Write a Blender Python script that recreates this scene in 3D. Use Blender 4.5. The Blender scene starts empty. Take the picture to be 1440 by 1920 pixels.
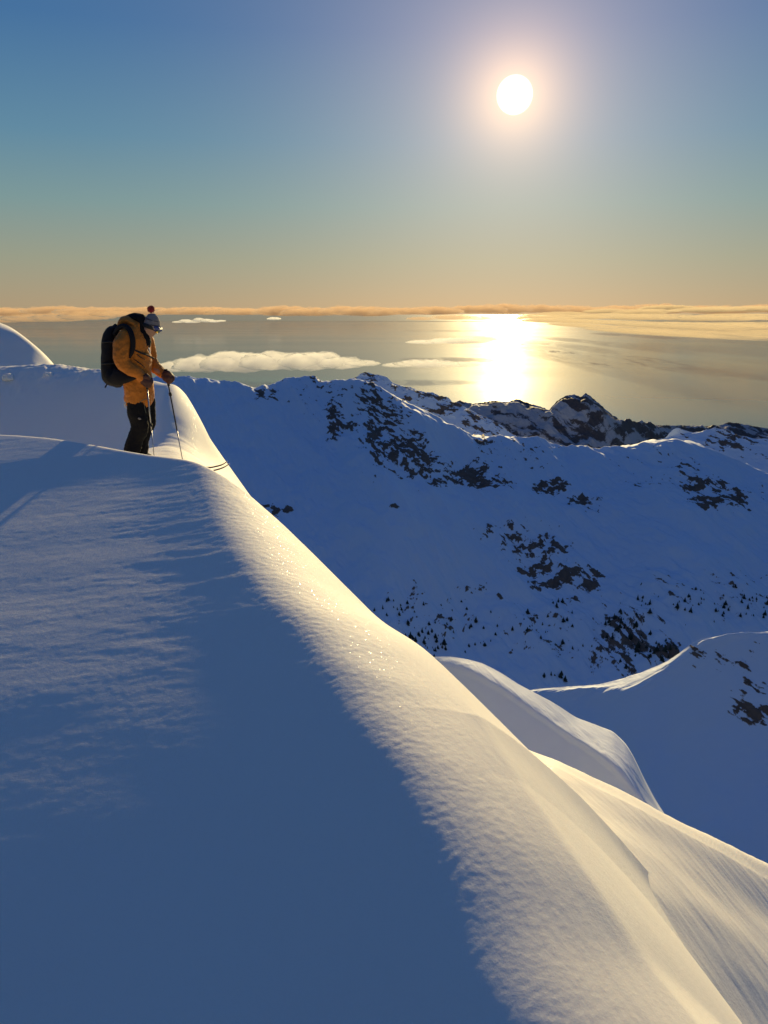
import bpy, bmesh, math, random
import numpy as np
from mathutils import Vector, Matrix
random.seed(7); rng = np.random.default_rng(7)
SC = bpy.context.scene
COL = SC.collection
R = math.radians
# ------------------------------------------------------------------ camera
F = 1440.0                       # focal length in photo pixels (36 mm on a 36 mm wide portrait frame)
PITCH = math.atan((960 - 588) / F)
CP, SP = math.cos(PITCH), math.sin(PITCH)
cam_d = bpy.data.cameras.new('camera'); cam = bpy.data.objects.new('camera', cam_d); COL.objects.link(cam)
cam_d.sensor_fit = 'HORIZONTAL'; cam_d.sensor_width = 36; cam_d.lens = 36
cam_d.clip_start = 0.05; cam_d.clip_end = 2000000
cam.location = (0, 0, 0); cam.rotation_euler = (math.pi/2 - PITCH, 0, 0)
SC.camera = cam
def ray(px, py):
    a = (np.asarray(px, float) - 720) / F; b = (960 - np.asarray(py, float)) / F
    return a, CP + b*SP, -SP + b*CP
def P(px, py, Y):
    """world point seen at photo pixel (px,py) at forward distance Y"""
    a, d, h = ray(px, py)
    return Vector((float(a*Y/d), float(Y), float(h*Y/d)))
# ------------------------------------------------------------------ sun and sky
sa, sd, sh = [float(v) for v in ray(965, 178)]
SUN = Vector((sa, sd, sh)).normalized()
SUN_EL = math.asin(SUN.z); SUN_AZ = math.atan2(SUN.x, SUN.y)
sl = bpy.data.lights.new('sun', 'SUN'); so = bpy.data.objects.new('sun', sl); COL.objects.link(so)
sl.energy = 4.6; sl.angle = R(0.55); sl.color = (1.0, 0.77, 0.37)
so.rotation_euler = SUN.to_track_quat('Z', 'Y').to_euler()
SC.view_settings.view_transform = 'Standard'; SC.view_settings.look = 'None'
SC.view_settings.exposure = 0.35; SC.view_settings.gamma = 1.0
W = bpy.data.worlds.new('World'); SC.world = W; W.use_nodes = True
nt = W.node_tree; nt.nodes.clear()
class NT:
    def __init__(s, nt): s.nt = nt
    def n(s, typ, **kw):
        nd = s.nt.nodes.new(typ)
        for k, v in kw.items():
            if k.startswith('i_'):
                key = k[2:]; key = int(key) if key.isdigit() else key.replace('_', ' ')
                if hasattr(v, 'is_linked') or hasattr(v, 'links'): s.nt.links.new(v, nd.inputs[key])
                else: nd.inputs[key].default_value = v
            else: setattr(nd, k, v)
        return nd
    def l(s, a, b): s.nt.links.new(a, b)
    def m(s, op, a, b=None, c=None, clamp=False):
        nd = s.nt.nodes.new('ShaderNodeMath'); nd.operation = op; nd.use_clamp = clamp
        for i, v in enumerate((a, b, c)):
            if v is None: continue
            if hasattr(v, 'links'): s.nt.links.new(v, nd.inputs[i])
            else: nd.inputs[i].default_value = v
        return nd.outputs[0]
    def mix(s, f, a, b, mode='MIX'):
        nd = s.nt.nodes.new('ShaderNodeMix'); nd.data_type = 'RGBA'; nd.blend_type = mode
        for k, v in ((0, f), (6, a), (7, b)):
            if hasattr(v, 'links'): s.nt.links.new(v, nd.inputs[k])
            else: nd.inputs[k].default_value = v if k == 0 else (tuple(v) + (1,) if len(v) == 3 else v)
        return nd.outputs[2]
    def ramp(s, f, stops, interp='LINEAR'):
        nd = s.nt.nodes.new('ShaderNodeValToRGB'); cr = nd.color_ramp; cr.interpolation = interp
        while len(cr.elements) < len(stops): cr.elements.new(0.5)
        for e, (p, c) in zip(cr.elements, stops):
            e.position = p; e.color = (c, c, c, 1) if not hasattr(c, '__len__') else tuple(c) + (1,)
        s.nt.links.new(f, nd.inputs[0]); return nd.outputs[0]
w = NT(nt)
sky = w.n('ShaderNodeTexSky', sky_type='NISHITA', sun_disc=False, sun_elevation=SUN_EL, sun_rotation=SUN_AZ,
          altitude=1000, air_density=1.0, dust_density=1.5, ozone_density=1.5)
geo = w.n('ShaderNodeTexCoord')
nrm = w.n('ShaderNodeVectorMath', operation='NORMALIZE'); w.l(geo.outputs['Generated'], nrm.inputs[0])
sep = w.n('ShaderNodeSeparateXYZ'); w.l(nrm.outputs[0], sep.inputs[0])
el = sep.outputs[2]
dot = w.n('ShaderNodeVectorMath', operation='DOT_PRODUCT'); w.l(nrm.outputs[0], dot.inputs[0]); dot.inputs[1].default_value = SUN
dp = dot.outputs['Value']
ang = w.m('MULTIPLY', w.m('ARCCOSINE', w.m('MINIMUM', dp, 0.9999999)), 180/math.pi)   # degrees from the sun
# clear evening air: amber at the horizon, teal, deepening blue above (multiplies the physical sky)
air = w.ramp(w.m('ADD', w.m('MULTIPLY', el, 1.6), 0.02, clamp=True), [
    (0.0, (0.30, 0.22, 0.135)), (0.04, (0.29, 0.225, 0.14)), (0.12, (0.225, 0.235, 0.17)), (0.22, (0.14, 0.225, 0.225)),
    (0.33, (0.078, 0.18, 0.26)), (0.5, (0.035, 0.115, 0.25)), (0.75, (0.03, 0.085, 0.22)), (1.0, (0.03, 0.075, 0.20))])
away = w.ramp(w.m('MULTIPLY', ang, 1/180), [(0.0, (1, 1, 1)), (0.22, (1, 1, 1)), (0.4, (0.76, 0.76, 0.86)), (1.0, (0.55, 0.58, 0.75))])
skyl = w.mix(1.0, sky.outputs[0], (0.09, 0.09, 0.09), 'MULTIPLY')   # strength ~0.09 of the physical sky
lum = w.n('ShaderNodeRGBToBW'); w.l(skyl, lum.inputs[0])
lumc = w.m('MINIMUM', w.m('MAXIMUM', lum.outputs[0], 0.25), 0.9)
SKYK = 0.13
base = w.mix(1.0, air, away, 'MULTIPLY')
def scaled(col, val):
    nd = w.n('ShaderNodeVectorMath', operation='SCALE'); w.l(col, nd.inputs[0])
    if hasattr(val, 'links'): w.l(val, nd.inputs['Scale'])
    else: nd.inputs['Scale'].default_value = val
    return nd.outputs[0]
def addv(a, b):
    nd = w.n('ShaderNodeVectorMath', operation='ADD'); w.l(a, nd.inputs[0]); w.l(b, nd.inputs[1]); return nd.outputs[0]
mixed = addv(scaled(base, 1.0), scaled(sky.outputs[0], 0.003))
def glow(col, width, amp):
    nd = w.n('ShaderNodeRGB'); nd.outputs[0].default_value = tuple(col) + (1,)
    e = w.m('POWER', 2.718, w.m('MULTIPLY', w.m('POWER', w.m('DIVIDE', ang, width), 1.3), -1.0))
    return scaled(nd.outputs[0], w.m('MULTIPLY', e, amp))
mixed = addv(mixed, glow((0.62, 0.41, 0.29), 10.0, 0.46))
mixed = addv(mixed, glow((1.0, 0.58, 0.22), 2.5, 0.8))
disc = w.m('MULTIPLY', w.ramp(w.m('MULTIPLY', ang, 0.5), [(0.42, 1.0), (0.60, 0.0)], 'EASE'), 5.0)
nd = w.n('ShaderNodeRGB'); nd.outputs[0].default_value = (1, 0.93, 0.75, 1)
mixed = addv(mixed, scaled(nd.outputs[0], disc))
bg = w.n('ShaderNodeBackground'); w.l(scaled(mixed, 1/0.12), bg.inputs[0]); bg.inputs[1].default_value = 0.12
wo = w.n('ShaderNodeOutputWorld'); w.l(bg.outputs[0], wo.inputs[0])
try:
    W.cycles.sampling_method = 'MANUAL'; W.cycles.sample_map_resolution = 1024
except Exception: pass
SC.cycles.max_bounces = 8; SC.cycles.diffuse_bounces = 3; SC.cycles.volume_bounces = 2
SC.cycles.transparent_max_bounces = 16

# ------------------------------------------------------------------ helpers
def tag(o, label=None, cat=None, group=None, kind=None):
    if label: o['label'] = label
    if cat: o['category'] = cat
    if group: o['group'] = group
    if kind: o['kind'] = kind
    return o
def hash2(ix, iy, seed):
    h = (ix.astype(np.int64)*374761393 + iy.astype(np.int64)*668265263 + seed*974634777) & 0xffffffff
    h = ((h ^ (h >> 13)) * 1274126177) & 0xffffffff
    return ((h ^ (h >> 16)) & 0xffffff) / float(0xffffff)
def perlin(x, y, seed=0):
    x = np.asarray(x, float); y = np.asarray(y, float)
    ix = np.floor(x); iy = np.floor(y); fx = x-ix; fy = y-iy
    u = fx*fx*fx*(fx*(fx*6-15)+10); v = fy*fy*fy*(fy*(fy*6-15)+10)
    def g(dx, dy):
        a = hash2(ix+dx, iy+dy, seed)*2*math.pi
        return np.cos(a)*(fx-dx) + np.sin(a)*(fy-dy)
    n0 = g(0, 0)*(1-u) + g(1, 0)*u; n1 = g(0, 1)*(1-u) + g(1, 1)*u
    return (n0*(1-v) + n1*v)*1.5
def fbm(x, y, oct=5, seed=0, gain=0.5, lac=2.03):
    s = 0; a = 1; t = 0
    for i in range(oct):
        s = s + a*perlin(x, y, seed+i*17); t += a; a *= gain; x = x*lac+3.1; y = y*lac+1.7
    return s/t
def ridged(x, y, oct=5, seed=0, gain=0.5, lac=2.03):
    s = 0; a = 1; t = 0
    for i in range(oct):
        s = s + a*(1-2*np.abs(perlin(x, y, seed+i*17))); t += a; a *= gain; x = x*lac+3.1; y = y*lac+1.7
    return s/t
def sstep(a, b, x):
    t = np.clip((x-a)/(b-a), 0, 1); return t*t*(3-2*t)
def grid_mesh(name, X, Y, Z, mat, attrs=None, wrap=False):
    nr, nc = X.shape
    me = bpy.data.meshes.new(name)
    me.vertices.add(nr*nc)
    me.vertices.foreach_set('co', np.stack([X, Y, Z], -1).astype(np.float32).ravel())
    idx = np.arange(nr*nc).reshape(nr, nc)
    a = idx[:-1, :-1].ravel(); b = idx[:-1, 1:].ravel(); c = idx[1:, 1:].ravel(); d = idx[1:, :-1].ravel()
    q = np.stack([a, b, c, d], 1)
    if wrap:
        q = np.concatenate([q, np.stack([idx[:-1, -1], idx[:-1, 0], idx[1:, 0], idx[1:, -1]], 1)])
    # make the faces look up
    v0 = np.array([X.flat[q[len(q)//2, k]] for k in range(4)]); v1 = np.array([Y.flat[q[len(q)//2, k]] for k in range(4)])
    area = np.sum(v0*np.roll(v1, -1) - np.roll(v0, -1)*v1)
    if area < 0: q = q[:, ::-1]
    n = len(q)
    me.loops.add(n*4); me.loops.foreach_set('vertex_index', q.ravel().astype(np.int32))
    me.polygons.add(n); me.polygons.foreach_set('loop_start', np.arange(0, n*4, 4, dtype=np.int32))
    me.polygons.foreach_set('loop_total', np.full(n, 4, dtype=np.int32))
    me.polygons.foreach_set('use_smooth', np.ones(n, dtype=bool))
    me.update(calc_edges=True); me.validate()
    for k, v in (attrs or {}).items():
        at = me.attributes.new(k, 'FLOAT', 'POINT'); at.data.foreach_set('value', v.astype(np.float32).ravel())
    if mat: me.materials.append(mat)
    o = bpy.data.objects.new(name, me); COL.objects.link(o); return o
def newmat(name):
    m = bpy.data.materials.new(name); m.use_nodes = True; t = m.node_tree; t.nodes.clear()
    k = NT(t); out = k.n('ShaderNodeOutputMaterial'); return m, k, out
def simple(name, col, rough=0.6, metal=0.0, bump=0.0, bscale=200, var=0.15, sheen=0.0, spec=0.5, em=None):
    m, k, out = newmat(name)
    tc = k.n('ShaderNodeTexCoord'); nz = k.n('ShaderNodeTexNoise', i_Scale=bscale*0.2, i_Detail=4.0); k.l(tc.outputs['Object'], nz.inputs['Vector'])
    c = k.mix(nz.outputs['Fac'], tuple(v*(1-var) for v in col), tuple(min(1, v*(1+var)) for v in col))
    p = k.n('ShaderNodeBsdfPrincipled', i_Roughness=rough, i_Metallic=metal); k.l(c, p.inputs['Base Color'])
    p.inputs['Specular IOR Level'].default_value = spec; p.inputs['Sheen Weight'].default_value = sheen
    if bump:
        n2 = k.n('ShaderNodeTexNoise', i_Scale=bscale, i_Detail=3.0); k.l(tc.outputs['Object'], n2.inputs['Vector'])
        b = k.n('ShaderNodeBump', i_Strength=bump, i_Distance=0.004); k.l(n2.outputs['Fac'], b.inputs['Height']); k.l(b.outputs[0], p.inputs['Normal'])
    k.l(p.outputs[0], out.inputs[0]); return m
# ------------------------------------------------------------------ snow material
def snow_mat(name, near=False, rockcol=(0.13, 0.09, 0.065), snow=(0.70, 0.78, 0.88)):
    m, k, out = newmat(name)
    g = k.n('ShaderNodeNewGeometry'); pos = g.outputs['Position']
    p = k.n('ShaderNodeBsdfPrincipled', i_Roughness=0.75); p.inputs['Specular IOR Level'].default_value = 0.25
    if near:
        p.inputs['Subsurface Weight'].default_value = 0.7; p.inputs['Subsurface Radius'].default_value = (1.0, 0.9, 0.8); p.inputs['Subsurface Scale'].default_value = 0.035
        # fine wind crust: streaks along the fall line plus grain
        mp = k.n('ShaderNodeMapping', vector_type='POINT'); k.l(pos, mp.inputs[0])
        mp.inputs['Rotation'].default_value = (0, 0, R(-32)); mp.inputs['Scale'].default_value = (46, 5, 14)
        n1 = k.n('ShaderNodeTexNoise', i_Scale=1.0, i_Detail=5.0, i_Roughness=0.6); k.l(mp.outputs[0], n1.inputs['Vector'])
        n2 = k.n('ShaderNodeTexNoise', i_Scale=55.0, i_Detail=4.0, i_Roughness=0.65); k.l(pos, n2.inputs['Vector'])
        h = k.m('ADD', k.m('MULTIPLY', n1.outputs['Fac'], 0.55), k.m('MULTIPLY', n2.outputs['Fac'], 0.5))
        b = k.n('ShaderNodeBump', i_Strength=0.30, i_Distance=0.012); k.l(h, b.inputs['Height'])
        k.l(b.outputs[0], p.inputs['Normal'])
        # ice crystals: rare mirror-like facets
        vo = k.n('ShaderNodeTexVoronoi', i_Scale=140.0); k.l(pos, vo.inputs['Vector'])
        sepc = k.n('ShaderNodeSeparateColor'); k.l(vo.outputs['Color'], sepc.inputs[0])
        hot = k.m('MULTIPLY', k.m('GREATER_THAN', sepc.outputs[0], 0.988), k.m('LESS_THAN', vo.outputs['Distance'], 0.42))
        k.l(k.m('SUBTRACT', 0.75, k.m('MULTIPLY', hot, 0.45)), p.inputs['Roughness'])
        k.l(k.m('ADD', 0.25, k.m('MULTIPLY', hot, 0.9)), p.inputs['Specular IOR Level'])
        var = k.n('ShaderNodeTexNoise', i_Scale=1.3, i_Detail=3.0); k.l(pos, var.inputs['Vector'])
        c = k.mix(var.outputs['Fac'], tuple(v*0.97 for v in snow), tuple(min(v*1.02, .97) for v in snow))
        k.l(c, p.inputs['Base Color'])
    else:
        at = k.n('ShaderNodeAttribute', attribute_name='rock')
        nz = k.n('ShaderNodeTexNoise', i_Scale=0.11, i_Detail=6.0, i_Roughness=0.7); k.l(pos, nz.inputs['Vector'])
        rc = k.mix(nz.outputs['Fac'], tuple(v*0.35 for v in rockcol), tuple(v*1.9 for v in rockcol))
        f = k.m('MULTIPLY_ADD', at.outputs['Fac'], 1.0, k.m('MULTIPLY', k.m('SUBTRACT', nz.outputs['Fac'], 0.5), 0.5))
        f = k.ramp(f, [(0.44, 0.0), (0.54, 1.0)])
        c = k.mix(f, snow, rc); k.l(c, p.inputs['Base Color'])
    k.l(p.outputs[0], out.inputs[0]); return m
M_SNOW = snow_mat('wind_packed_snow', near=True, snow=(0.93, 0.875, 0.77))  # warm light tinted into the near snow's base colour
M_SNOWB = snow_mat('wind_packed_snow_shade_blue', near=True, snow=(0.74, 0.80, 0.88))  # same snow, blue of the shaded hollow put into its colour
M_FAR = snow_mat('far_snow_and_rock')  # snow colour cooled to carry the blue of the far shade
M_DARK = snow_mat('far_dark_rock', rockcol=(0.075, 0.06, 0.055), snow=(0.42, 0.41, 0.42))

# ------------------------------------------------------------------ near ridge (one height field)
def tps_fit(x, y, z, lam=1e-4):
    n = len(x); d2 = (x[:, None]-x[None])**2 + (y[:, None]-y[None])**2
    K = 0.5*d2*np.log(d2+1e-9) + lam*np.eye(n)
    A = np.zeros((n+3, n+3)); A[:n, :n] = K; Pm = np.stack([np.ones(n), x, y], 1); A[:n, n:] = Pm; A[n:, :n] = Pm.T
    s = np.linalg.solve(A, np.concatenate([z, np.zeros(3)])); return s
def tps_eval(s, cx, cy, x, y):
    n = len(cx); r = s[n] + s[n+1]*x + s[n+2]*y
    for i in range(n):
        d2 = (x-cx[i])**2 + (y-cy[i])**2
        r = r + s[i]*0.5*d2*np.log(d2+1e-9)
    return r
#%%NEAR
PL = (-2.493, 0.10, 0.2095)        # general lie of the shaded near slope: z = a + b x + c y
def on_plane(px, py):
    a, d, h = [float(v) for v in ray(px, py)]; t = PL[0]/(h - PL[1]*a - PL[2]*d); return (a*t, d*t, h*t)
CRESTN = [(-500,822),(-250,818),(0,815),(50,818),(100,823),(180,836),(240,847),(300,857),(345,864),(385,876)]
FRONT = CRESTN + [(0,940),(200,960),(380,1000),(0,1200),(250,1200),(480,1200),(0,1500),(350,1500),(650,1500),(0,1800),(450,1800),(900,1800),(-500,1200),(-500,1800)]
cr = [on_plane(*p_) for p_ in CRESTN]
front = [on_plane(*p_) for p_ in FRONT] + [(q[0], q[1]+1.6, q[2]+0.336) for q in cr] + [(-8,1.0,-3.15),(-3,0.3,-2.81),(1,0.5,-2.37),(-4,-4,-3.6),(3,-4,-3.2),(-10,-4,-3.6),(3,1.5,-2.0),(6,-1,-2.4),(-16,6,-2.9),(4,9,-0.18)]
back = list(cr) + [(q[0], q[1]-1.0, q[2]+0.10) for q in cr] + [(q[0], q[1]+0.5, q[2]-0.14) for q in cr]
back += [tuple(P(*b)) for b in [(225,853,8.9),(262,859,8.9),(345,868,8.9),(150,850,8.9),(310,852,9.7)]]      # the ledge he stands on
back += [(-6.5, 11.5, -3.2), (-4.8, 11.0, -2.7), (-9.5, 12, -3.3), (-3.6, 10.5, -1.9), (-14, 12, -3.0), (2, 3, -2.2), (1, 6, -1.6), (3, -3, -2.5), (-8, 0, -0.5)]
BACKC = [(-300,688,17.5),(0,690,17.0),(60,687,17.0),(110,689,16.8),(180,697,16.2),(240,703,15.8),(290,706,15.3)]
back += [tuple(P(*b)) for b in BACKC]
for b in BACKC[:6]:
    q = P(*b); back += [(q.x, q.y-0.8, q.z-0.33), (q.x, q.y+0.5, q.z-0.05)]
back += [(-9, 21, -2.6), (-5.5, 20, -3.2), (-14, 22, -2.6), (-20, 18, -1.4), (-4, 24, -5.5), (-12, 32, -7), (-24, 30, -5)]
fx, fy, fz = [np.array(v) for v in zip(*front)]; kx, ky, kz = [np.array(v) for v in zip(*back)]
TPF = tps_fit(fx, fy, fz, 1e-4); TPB = tps_fit(kx, ky, kz, 1e-4)
def base_height(x, y):
    f = tps_eval(TPF, fx, fy, x, y); b = tps_eval(TPB, kx, ky, x, y)
    f = f + 0.009*(np.tanh((y-6.95-0.12*(x+3))/0.22) - 1)*sstep(-0.9, -2.2, x)*sstep(4, 6, y) - 0.016*np.maximum(0, 4.0-y)**2*sstep(0, 2.5, y)      # a steeper band below the brow
    ee = 0.012; h = np.clip(0.5 + 0.5*(b-f)/ee, 0, 1)
    return b*(1-h) + f*h - ee*h*(1-h)
# crest line in plan (terminator) with the steepness of the sunlit lee side beyond it
_r = [on_plane(*q)[:2] for q in [(958,1800),(868,1600),(785,1450),(700,1335),(600,1190),(480,1055),(392,880)]]
_d = np.array((.45, -.893))
RIDGE = np.array([tuple(np.array(_r[0])+_d*q) for q in (5.0, 2.8, 1.5, 0.7)] + _r + [(-2.3,8.8),(-3.0,10.6),(-3.65,12.4),(-4.4,13.9),(-5.6,16.2),(-9,22)])
KS = [1.02, 1.014, 1.006, 0.994, 0.979, 0.968, 0.964, 0.842, 1.022, 1.246, 1.442, 1.356, 1.265, 1.183, 1.105, 1.034, 1.033]
U2S = [1.79, 1.79, 1.78, 1.76, 1.74, 1.73, 1.69, 1.74, 1.74, 1.65, 1.59, 1.61, 1.62, 1.62, 1.63, 1.67, 1.67]
U1, U2 = 0.45, 2.2
def ridge_uv(x, y):
    """signed distance to the right of the crest line and position along it"""
    if x.ndim == 2 and x.shape[0] > 500:          # large grids: evaluate on every fourth vertex, interpolate between
        ri = np.unique(np.append(np.arange(0, x.shape[0], 4), x.shape[0]-1)); ci = np.unique(np.append(np.arange(0, x.shape[1], 4), x.shape[1]-1))
        Uc, Sc = ridge_uv(x[np.ix_(ri, ci)], y[np.ix_(ri, ci)])
        def upr(A):
            B = np.stack([np.interp(np.arange(x.shape[1]), ci, row) for row in A])
            return np.stack([np.interp(np.arange(x.shape[0]), ri, col) for col in B.T], 1)
        return upr(Uc), upr(Sc)
    pts = []
    n = len(RIDGE)
    for i in range(n-1):
        p0, p1, p2, p3 = RIDGE[max(i-1,0)], RIDGE[i], RIDGE[i+1], RIDGE[min(i+2,n-1)]
        for t in np.linspace(0, 1, 30, endpoint=False):
            pts.append((0.5*((2*p1)+(-p0+p2)*t+(2*p0-5*p1+4*p2-p3)*t*t+(-p0+3*p1-3*p2+p3)*t**3), i+t))
    pts.append((RIDGE[-1], n-1.0))
    q = np.array([p[0] for p in pts]); tt = np.array([p[1] for p in pts])
    best = np.full(x.shape, 1e9); U = np.zeros(x.shape); S = np.zeros(x.shape)
    for i in range(len(q)-1):
        a = q[i]; d = q[i+1]-a; L2 = d@d
        t = np.clip(((x-a[0])*d[0] + (y-a[1])*d[1])/L2, 0, 1)
        dx = x-(a[0]+t*d[0]); dy = y-(a[1]+t*d[1]); dd = np.hypot(dx, dy)
        side = np.sign(d[1]*(x-a[0]) - d[0]*(y-a[1]))      # + on the right of the direction of travel
        c = dd < best
        best = np.where(c, dd, best); U = np.where(c, dd*side, U); S = np.where(c, tt[i] + t*(tt[i+1]-tt[i]), S)
    return U, S
def near_height(x, y, detail=True):
    z = base_height(x, y)
    U, S = ridge_uv(x, y)
    k = np.interp(S, np.arange(len(KS)), KS)
    wob = 0.05*fbm(x*0.9, y*0.9, 3, 5)*np.exp(-(U/0.5)**2) if detail else 0
    u = np.maximum(U + wob + 0.12, 0)
    # slope grows quickly to ~0.65 then slowly to ~1.6
    f1 = 0.62*(u - U1*(1-np.exp(-u/U1)))
    f2 = 0.5*0.62*u*u/np.interp(S, np.arange(len(U2S)), U2S)
    # the spline is frozen beyond the crest so the roll governs the lee side
    z = z - k*(f1 + f2)
    dp_ = 16 + 0.95*np.hypot(x, y); z = np.where(z < -8, -8 - dp_*(1-np.exp((np.minimum(z, -8)+8)/dp_)), z)
    cx0, cy0, _ = P(347, 745, 14.2)
    z = z + 0.42*np.exp(-((x-cx0)/0.55)**4-((y-cy0)/1.3)**2)*sstep(1.5, 0.95, U)      # the cornice bulge
    cx1, cy1, _ = P(322, 728, 15.2)
    z = z + 0.26*np.exp(-((x-cx1)/0.6)**2-((y-cy1)/1.0)**2)
    if detail:
        near = np.exp(-(y/30.0)**2)
        z = z + 0.011*fbm(x*0.30+7, y*0.75, 3, 11) * near + 0.02*np.exp(-(U/0.4)**2)*near
        sas = ridged(x*1.1+0.3*y, y*5.5, 4, 21)                      # wind ripples across the shaded side
        patch = sstep(-0.30, 0.30, fbm(x*0.6, y*0.8, 3, 31))
        sh = sstep(0.1, -0.3, U); nearby = sstep(13, 7, y)
        z = z + 0.0020*np.clip(y/5,.5,1)*sas*(0.3+patch)*sh
        z = z + 0.0009*np.clip(y/5,.4,1)*fbm(x*6, y*14, 3, 41)*sh
        z = z + np.clip(y/5, .35, 1)*0.0011*(perlin(x*17, y*26, 43) + 0.6*perlin(x*31+5, y*45, 44))*nearby*(1-.6*sstep(0,.4,U))*(1-.72*sh)*(0.55+0.7*sstep(-.35, .35, fbm(x*.7, y*1.3+4, 3, 45)))
        # wind feathers at the edge of light and grooves down the lee side
        al = 0.50*x - 0.866*y; ac = 0.866*x + 0.50*y
        band = np.exp(-((U+0.0)/0.13)**2)
        z = z + 0.0013*np.clip(y/5,.4,1)*ridged(al*13.0, ac*5 + al*3.0, 4, 51, gain=0.6)*band*nearby + 0.0013*np.clip(y/5,.4,1)*perlin(al*33, ac*22, 53)*np.exp(-((U-0.15)/0.3)**2)*nearby
        lee = sstep(0.0, 0.5, U)*nearby
        z = z + 0.004*fbm(ac*4, al*0.5, 3, 61)*lee + 0.0010*fbm(ac*26, al*3, 3, 71)*lee
        drift = np.exp(-((y-11.2)/2.0)**4)*np.exp(-((U+0.15)/0.75)**4)
        z = z + 0.022*ridged(x*0.7+y*0.5, y*2.6-x*0.5, 4, 81)*drift
        tram = sstep(15.2, 16.2, y)*sstep(18.5, 17.2, y)*sstep(-4.6, -6.0, x)
        z = z + tram*(0.07*np.maximum(fbm(x*2.2, y*1.6, 3, 83), -.1) + 0.03*ridged(x*4, y*3, 3, 85))
    return z
th = np.concatenate([np.linspace(-180, -42, 60)[:-1], np.linspace(-42, 36, 1150), np.linspace(36, 180, 60)[1:-1]])
rr = np.concatenate([np.exp(np.linspace(math.log(0.25), math.log(1.7), 40))[:-1], np.exp(np.linspace(math.log(1.7), math.log(24), 1050)), np.exp(np.linspace(math.log(24), math.log(32), 20))[1:]])
TH, RR = np.meshgrid(np.radians(th), rr)
NX, NY = RR*np.sin(TH), RR*np.cos(TH)
NZ = near_height(NX, NY)
NZ = NZ - sstep(26, 60, RR)*10
ng = grid_mesh('snow_ridge_ground', NX, NY, NZ, M_SNOW, wrap=True)
tag(ng, kind='structure')
#%%ENDNEAR

# ------------------------------------------------------------------ lofted terrain further out
SMW = 150
def rails_world(px, rails):
    """rails: list of ('c', pts(px,py,Y)) crest, ('g', pts(px,py,slope)) nearer ground, ('b', dY, dz) behind the crest"""
    rows = []; crest = None; fr = []; back = []
    for r in rails:
        if r[0] == 'b': back.append(r); continue
        pts = np.array(r[1], float)
        py = np.interp(px, pts[:, 0], pts[:, 1]); v = np.interp(px, pts[:, 0], pts[:, 2])
        def sm(q, wd):
            h = int(wd/(px[1]-px[0])/2); kk = np.hanning(2*h+3)[1:-1]; kk /= kk.sum()
            return np.convolve(np.pad(q, h, 'reflect', reflect_type='odd'), kk, 'valid')
        if r[0] == 'g': py = sm(py, SMW)
        elif len(r) > 2: py = sm(py, 30)
        v = sm(v, SMW)
        a, d, h = ray(px, py); T = h/d
        if r[0] == 'c': Y = v; zz = T*Y; crest = (a/d*Y, Y, zz)
        else: Y = (pz - v*pY)/(T - v); zz = T*Y
        if not (Y > 0).all() or (r[0] == 'g' and not (Y < pY).all()):
            print('RAIL PROBLEM', r[1][0], Y.min(), Y.max())
        fr.append((a/d*Y, Y, zz)); pz, pY = (sm(zz, SMW), Y) if r[0] == 'c' else (zz, Y)
    x, y, z = crest
    for _, dY, dz in back: rows.append((x*(y+dY)/y, y+dY, z+dz))
    return rows + fr, len(rows)
def loft(name, pxs, rails, sub, mat, noise=None, attrs=None):
    rows, ci = rails_world(pxs, rails)
    A = np.array([[r[0], r[1], r[2]] for r in rows])            # rails, 3, cols
    out = []; tt = []
    n = len(A)
    for i in range(n-1):
        m = sub[i] if hasattr(sub, '__len__') else sub
        p1, p2 = A[i], A[i+1]
        m1 = (A[i+1]-A[i-1])/2 if i > 0 and i != ci else p2-p1
        m2 = (A[i+2]-A[i])/2 if i+2 < n and i+1 != ci else p2-p1
        lim = np.linalg.norm(p2-p1, axis=0)*1.3
        for mm in (m1, m2):
            L = np.linalg.norm(mm, axis=0); mm *= np.minimum(1, lim/np.maximum(L, 1e-9))
        for t in np.linspace(0, 1, m, endpoint=(i == n-2)):
            out.append((2*t**3-3*t**2+1)*p1 + (t**3-2*t**2+t)*m1 + (-2*t**3+3*t**2)*p2 + (t**3-t**2)*m2); tt.append(i+t-ci)
    G = np.array(out); X, Y, Z = G[:, 0], G[:, 1], G[:, 2]; tt = np.array(tt)[:, None] + np.zeros_like(X)
    fw = Y*CP - Z*SP; up = Y*SP + Z*CP; PX = 720 + F*X/fw; PY = 960 - F*up/fw
    at = attrs(X, Y, Z, PX, PY, tt) if attrs else {}
    if noise: Z = Z + noise(X, Y, Z, tt, at)
    o = grid_mesh(name, X, Y, Z, mat, at)
    return o, (X, Y, Z, PX, PY)
def blobs(PX, PY, bl):
    v = np.zeros(PX.shape)
    for b in bl:
        px, py, rx, ry, s = b[:5]
        d = ((PX-px)/rx)**2 + ((PY-py)/ry)**2
        v = np.maximum(v, s*np.exp(-0.5*np.minimum(d/2.0, 40)))
    return v
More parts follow.
